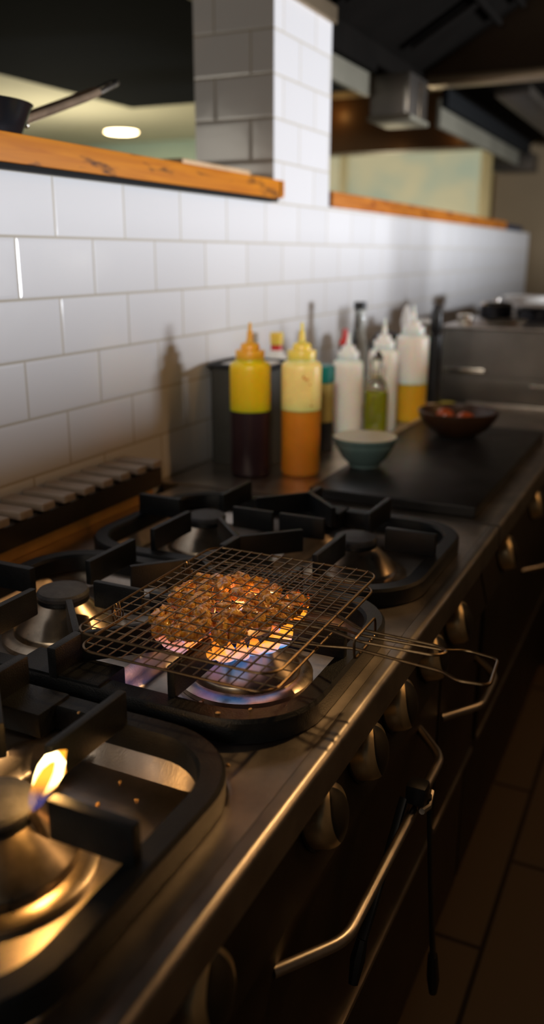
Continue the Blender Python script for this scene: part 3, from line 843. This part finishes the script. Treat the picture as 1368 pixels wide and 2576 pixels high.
def lick(port, mid, tip, w, seg=12, n=16):
    p0, p1, p2 = Vector(port), Vector(mid), Vector(tip); bm = new_bm(); rings = []
    for k in range(n + 1):
        t = k / n
        c = (1 - t) ** 2 * p0 + 2 * t * (1 - t) * p1 + t * t * p2
        c += Vector((.0022 * math.sin(t * 6 + p1.x * 300), .0022 * math.sin(t * 5 + p1.y * 300), 0)) * t
        if k == n: rings.append([bm.verts.new(c)]); break
        r = w * (.35 + .65 * math.sin(PI * min(1, t * .8 + .12))) * (1 - t) ** .4
        rings.append([bm.verts.new(c + Vector((r * math.cos(2 * PI * i / seg), r * math.sin(2 * PI * i / seg), 0))) for i in range(seg)])
    bm.faces.new(rings[0][::-1])
    for a, c in zip(rings, rings[1:]):
        for i in range(seg):
            j = (i + 1) % seg
            if len(c) == 1: bm.faces.new((a[i], a[j], c[0]))
            else: bm.faces.new((a[i], a[j], c[j], c[i]))
    return bm
arc = [(.606, -.330, 0), (.609, -.352, 0), (.611, -.374, 1), (.609, -.396, 0), (.604, -.416, 1), (.598, -.434, 0), (.590, -.448, 2), (.577, -.457, 1), (.564, -.461, 0), (.551, -.461, 1), (.539, -.458, 0),
       (.524, -.470, 3), (.515, -.468, 3), (.506, -.466, 3), (.497, -.462, 3), (.488, -.456, 3), (.480, -.448, 3), (.500, -.404, 2), (.508, -.392, 2), (.560, -.312, 1), (.590, -.318, 0), (.530, -.322, 1)]
arc += [(.622, -.382, 4), (.619, -.402, 4), (.614, -.424, 4), (.560, -.476, 0), (.578, -.474, 0), (.595, -.462, 0), (.545, -.474, 0)]
for x, y, kd in arc:
    a = math.atan2(y - fy, x - fx)
    port = (fx + .036 * math.cos(a), fy + .036 * math.sin(a), .9275)
    kind = ('gas_flame', 'gas_flame', 'blue_flame', 'pink_flame', 'gas_flame')[kd]
    h = (random.uniform(.032, .046), random.uniform(.026, .040), random.uniform(.022, .03), random.uniform(.020, .030), random.uniform(.048, .058))[kd]
    o_ = .012 if kd != 3 else .002
    obj('flame_tongue', lick(port, (x + .010 * math.cos(a), y + .010 * math.sin(a), .929), (x + o_ * math.cos(a), y + o_ * math.sin(a) - (.005 if kd == 3 else 0), .932 + h), .0130 if kd != 3 else .016), M[kind], FL)
# pilot flame: outer veil and bright inner body
PF = thing('pilot_flame', 'single bright yellow flame on the nearest burner', 'flame', (.5655, -.776, .936))
pb = Vector((.5655, -.776, .936)); pt = Vector((.5835, -.7545, .9865))
def blade(poly, dep, b, t):
    """flame body from an outline (u across, s along) given real thickness"""
    ax = t - b; L = ax.length; ax.normalize()
    acr = Vector((.92, .38, 0)); nrm = ax.cross(acr).normalized(); acr = nrm.cross(ax)
    bm = new_bm(); n = len(poly)
    cu = sum(p[0] for p in poly) / n; cs = sum(p[1] for p in poly) / n
    rings = []
    for q, d in ((.55, -1), (.86, -.75), (1, 0), (.86, .75), (.55, 1)):
        rings.append([bm.verts.new(b + acr * ((cu + (u - cu) * q) * L) + ax * ((cs + (s - cs) * q) * L) + nrm * d * dep) for u, s in poly])
    for a, c in zip(rings, rings[1:]):
        for i in range(n): bm.faces.new((a[i], a[(i + 1) % n], c[(i + 1) % n], c[i]))
    bm.faces.new(rings[0][::-1]); bm.faces.new(rings[-1])
    return bm
outer_p = [(u * .72, v) for u, v in [(-.03, 0), (.06, 0), (.16, .12), (.20, .3), (.27, .5), (.24, .66), (.30, .72), (.20, .84), (.12, 1.02), (.0, .97), (-.12, .88), (-.19, .78), (-.22, .6), (-.2, .4), (-.17, .2), (-.10, .08)]]
obj('veil', blade(outer_p, .005, pb, pt), M['pilot_edge'], PF)
ax = pt - pb; FLn = ax.length; ax.normalize()
acr = Vector((.92, .38, 0)); nrm = ax.cross(acr).normalized(); acr = nrm.cross(ax)
hoof = [(-.13, .34, .008), (-.145, .48, .03), (-.145, .62, .05), (-.10, .78, .075), (-.01, .87, .085), (.085, .82, .085), (.13, .66, .085), (.125, .50, .07), (.095, .36, .04), (.065, .26, .008)]
obj('bright_body', bm_tube(new_bm(), [pb + acr * (u * FLn) + ax * (q * FLn) for u, q, r in hoof], .01, 10, radii=[r * .82 * FLn for u, q, r in hoof]), M['pilot_core'], PF)

# crumbs
cr = obj('food_crumb', chunk_bm(3), M['egg'])
CR = [
    ((0.62, -0.559, 0.927), 'on the dark grate rim below the wire basket, left one of two'),
    ((0.646, -0.538, 0.927), 'on the dark grate rim below the wire basket, right one of two'),
    ((0.654, -0.601, 0.901), 'alone on bare steel between the nearest grate and the front edge'),
    ((0.584, -0.655, 0.875), 'in the nearest pan, rightmost of three by the pilot flame'),
    ((0.555, -0.677, 0.875), 'in the nearest pan, closest of three to the pilot flame'),
    ((0.553, -0.638, 0.875), 'in the nearest pan, topmost of three by the pilot flame'),
    ((0.496, -0.624, 0.93), 'on the flat iron web where the two nearer grates meet'),
    ((0.525, -0.478, 0.876), 'on the grey plate under the basket corner, left of its neighbour'),
    ((0.546, -0.469, 0.876), 'on the grey plate under the basket corner, right of its neighbour'),
    ((0.486, -0.441, 0.876), 'brownish, at the burner base under the wire basket corner')]
for i, ((x, y, z), wh) in enumerate(CR):
    o = cr if i == 0 else cr.copy()
    if i: COL.objects.link(o)
    o.location = (x, y, z); s = random.uniform(.0013, .0020); o.scale = (s * 1.5, s, s * .8); o.rotation_euler = (0, 0, random.uniform(0, PI))
    tag(o, 'tiny golden crumb ' + wh, 'crumb', 'crumbs on the hob')

# ------------------------------------------------------------------ tongs on the oven rail
TG = thing('tongs', 'black tongs hanging over the oven door rail by their hinge', 'tongs', (.764, -.31, .70))
obj('hinge', bm_box(new_bm(), .752, .779, -.322, -.296, .7085, .736, .006), M['black_plastic'], TG)
obj('locking_ring', bm_tube(new_bm(), [(.778, -.332, .712), (.781, -.31, .706), (.778, -.286, .712)], .004, 8), M['steel'], TG)
def arm(p0, p1, p2):
    return bm_tube(new_bm(), [p0, p1, p2], .006, 8, flat=.55, radii=[.006, .0055, .007])
a1 = obj('arm', arm((.779, -.302, .715), (.784, -.288, .58), (.787, -.256, .43)), M['black_plastic'], TG)
obj('tip', bm_tube(new_bm(), [(.787, -.256, .43), (.787, -.245, .38), (.786, -.235, .345)], .008, 8, radii=[.007, .0095, .006]), M['black_plastic'], a1)
a2 = obj('arm', arm((.751, -.318, .715), (.742, -.385, .62), (.738, -.425, .58)), M['black_plastic'], TG)
obj('tip', bm_tube(new_bm(), [(.738, -.425, .58), (.737, -.437, .56), (.737, -.450, .535)], .008, 8, radii=[.007, .0095, .006]), M['black_plastic'], a2)

# ------------------------------------------------------------------ frying pan on the ledge
P = thing('frying_pan', 'black frying pan with steel handle, cut off at the left, on the ledge', 'pan', (-.075, -.115, 1.551))
pc = (-.075, -.115, 1.5515)
obj('body', bm_lathe(new_bm(), [(.080, 0), (.088, .003), (.107, .046), (.110, .048), (.106, .048), (.087, .007), (0, .005)], 56, pc), M['pan_black'], P)
def strap(pts, wid, th):
    """flat metal strap with rounded edges, along the points in the y z plane"""
    bm = new_bm(); rings = []
    for i, (x, y, z) in enumerate(pts):
        w = wid[i]; ring = []
        for k in range(12):
            a = 2 * PI * k / 12
            ring.append(bm.verts.new((x + w * math.cos(a), y - th * .4 * math.sin(a), z + th * math.sin(a) + .10 * w * (math.cos(a) ** 2))))
        rings.append(ring)
    for a, b in zip(rings, rings[1:]):
        for k in range(12): bm.faces.new((a[k], a[(k + 1) % 12], b[(k + 1) % 12], b[k]))
    bm.faces.new(rings[0][::-1]); bm.faces.new(rings[-1]); return bm
ho = obj('handle', strap([(-.062, -.010, 1.584), (-.058, .02, 1.595), (-.054, .09, 1.620), (-.05, .16, 1.645), (-.05, .20, 1.660)], [.013, .014, .0155, .0165, .015], .0088), M['pan_handle'], P)
eb = new_bm()
loop = round_path([(-.060, .203, 1.660), (-.060, .258, 1.6835), (-.050, .272, 1.6895), (-.040, .258, 1.6835), (-.040, .203, 1.660)], .012, 5)
bm_tube(eb, loop, .0052, 10, closed=True)
obj('handle_end', eb, M['bright_steel'], ho)
for yy in (-.012, .006):
    b = new_bm(); bmesh.ops.create_uvsphere(b, u_segments=12, v_segments=8, radius=.005, matrix=Matrix.Translation((-.048, yy - .004, 1.580)))
    obj('rivet', b, M['bright_steel'], P)

# downlight
L = thing('downlight', 'round glowing recessed downlight in the cream dining ceiling', 'light', (-4.03, 6.0, 2.47))
obj('trim_ring', bm_lathe(new_bm(), [(.15, -.001), (.17, -.004), (.17, -.001)], 40, (-4.03, 6.0, 2.469)), M['white_plastic'], L)
obj('glow_disc', bm_lathe(new_bm(), [(.0, -.012), (.13, -.010), (.149, -.003)], 40, (-4.03, 6.0, 2.469)), M['lamp_glow'], L)

# ------------------------------------------------------------------ light
def area(name, loc, target, sx, sy, power, col, spread=None):
    l = bpy.data.lights.new(name, 'AREA'); l.shape = 'RECTANGLE'; l.size = sx; l.size_y = sy; l.energy = power; l.color = col
    if spread: l.spread = math.radians(spread)
    o = bpy.data.objects.new(name, l); COL.objects.link(o); o.location = loc
    d = Vector(target) - Vector(loc); o.rotation_euler = d.to_track_quat('-Z', 'Y').to_euler(); return o
def point(name, loc, power, col, r=.05):
    l = bpy.data.lights.new(name, 'POINT'); l.energy = power; l.color = col; l.shadow_soft_size = r
    o = bpy.data.objects.new(name, l); COL.objects.link(o); o.location = loc; return o
area('window_daylight', (3.3, 2.15, 1.20), (0, .6, 1.3), .55, .42, 168, (.92, .95, 1.))
def spot(name, loc, target, power, col, cone, r=.03):
    l = bpy.data.lights.new(name, 'SPOT'); l.energy = power; l.color = col; l.spot_size = math.radians(cone); l.spot_blend = 1.; l.shadow_soft_size = r
    o = bpy.data.objects.new(name, l); COL.objects.link(o); o.location = loc
    o.rotation_euler = (Vector(target) - Vector(loc)).to_track_quat('-Z', 'Y').to_euler(); return o
spot('basket_fill_spot', (.95, .35, 1.98), (.56, -.40, .98), 36, (1, .57, .22), 30)  # added fill to brighten the basket and meat, no lamp seen here
spot('bottle_fill_spot', (.85, -1.1, 1.92), (.24, .85, 1.09), 80, (1, .92, .80), 24, .09)  # added fill aimed at the bottle fronts
point('kitchen_lamp', (1.9, 2.52, 1.345), .6, (1, .93, .82), .035)
area('hood_tube_lamp', (1.5, .9, 2.3), (.5, .6, .9), .08, 2.4, 8, (1, .52, .19))
area('camera_side_fill', (.5, -2.6, 1.9), (.2, .8, 1.25), 1.0, .5, 7, (1, .84, .66))  # soft fill added behind the camera for pillar side and bottles
point('dining_fill', (-3.6, 4.6, 1.5), 60, (1, .90, .66), .3)  # added fill that brightens the dining room ceiling
point('dining_fill', (-1.2, 5.4, 1.46), 16, (1, .82, .52), .1)  # added fill for the far window, hidden below the ledge
point('spot_glow', (-1.25, 4.42, 2.25), .25, (1, .50, .14), .02)
point('dining_fill', (-1.0, -.7, 1.75), 9, (1, .92, .78), .2)  # added fill for the pillar's left face
point('spot_glow', (-.85, 4.40, 2.03), .05, (1, .50, .14), .01)
point('spot_glow', (-.46, 4.42, 2.08), .12, (1, .50, .14), .02)
point('flame_light', (BXF, BY[1], .955), .35, (1, .45, .12), .02)
point('pilot_flame_light', (.577, -.763, .967), .7, (1, .48, .12), .012)

w = bpy.data.worlds.new('World'); S.world = w; w.use_nodes = True
bg = w.node_tree.nodes['Background']; bg.inputs[0].default_value = (.75, .80, .85, 1); bg.inputs[1].default_value = .014

# ------------------------------------------------------------------ camera
yaw, pitch, roll = (0.446744, -0.291304, 0.002004)
cam = bpy.data.cameras.new('camera'); co = bpy.data.objects.new('camera', cam); COL.objects.link(co)
fwd = Vector((math.cos(pitch) * -math.sin(yaw), math.cos(pitch) * math.cos(yaw), math.sin(pitch)))
rt = Vector((math.cos(yaw), math.sin(yaw), 0)); up = rt.cross(fwd)
r2 = rt * math.cos(roll) + up * math.sin(roll); u2 = up * math.cos(roll) - rt * math.sin(roll)
mt = Matrix((r2, u2, -fwd)).transposed().to_4x4(); mt.translation = Vector((1.00406, -1.23476, 1.37234))
co.matrix_world = mt
cam.sensor_fit = 'VERTICAL'; cam.sensor_height = 36.; cam.lens = 2159.17 / 2576 * 36.
cam.clip_start = .05; cam.clip_end = 60
cam.dof.use_dof = True; cam.dof.focus_distance = 1.0; cam.dof.aperture_fstop = 2.5
S.camera = co

for o in list(bpy.data.objects):
    if '_o' in o: del o['_o']
S.view_settings.view_transform = 'Standard'; S.view_settings.look = 'None'
S.view_settings.exposure = 0.; S.view_settings.gamma = 1.; S.view_settings.use_curve_mapping = False
S.cycles.use_denoising = True
S.cycles.max_bounces = 8; S.cycles.transparent_max_bounces = 24
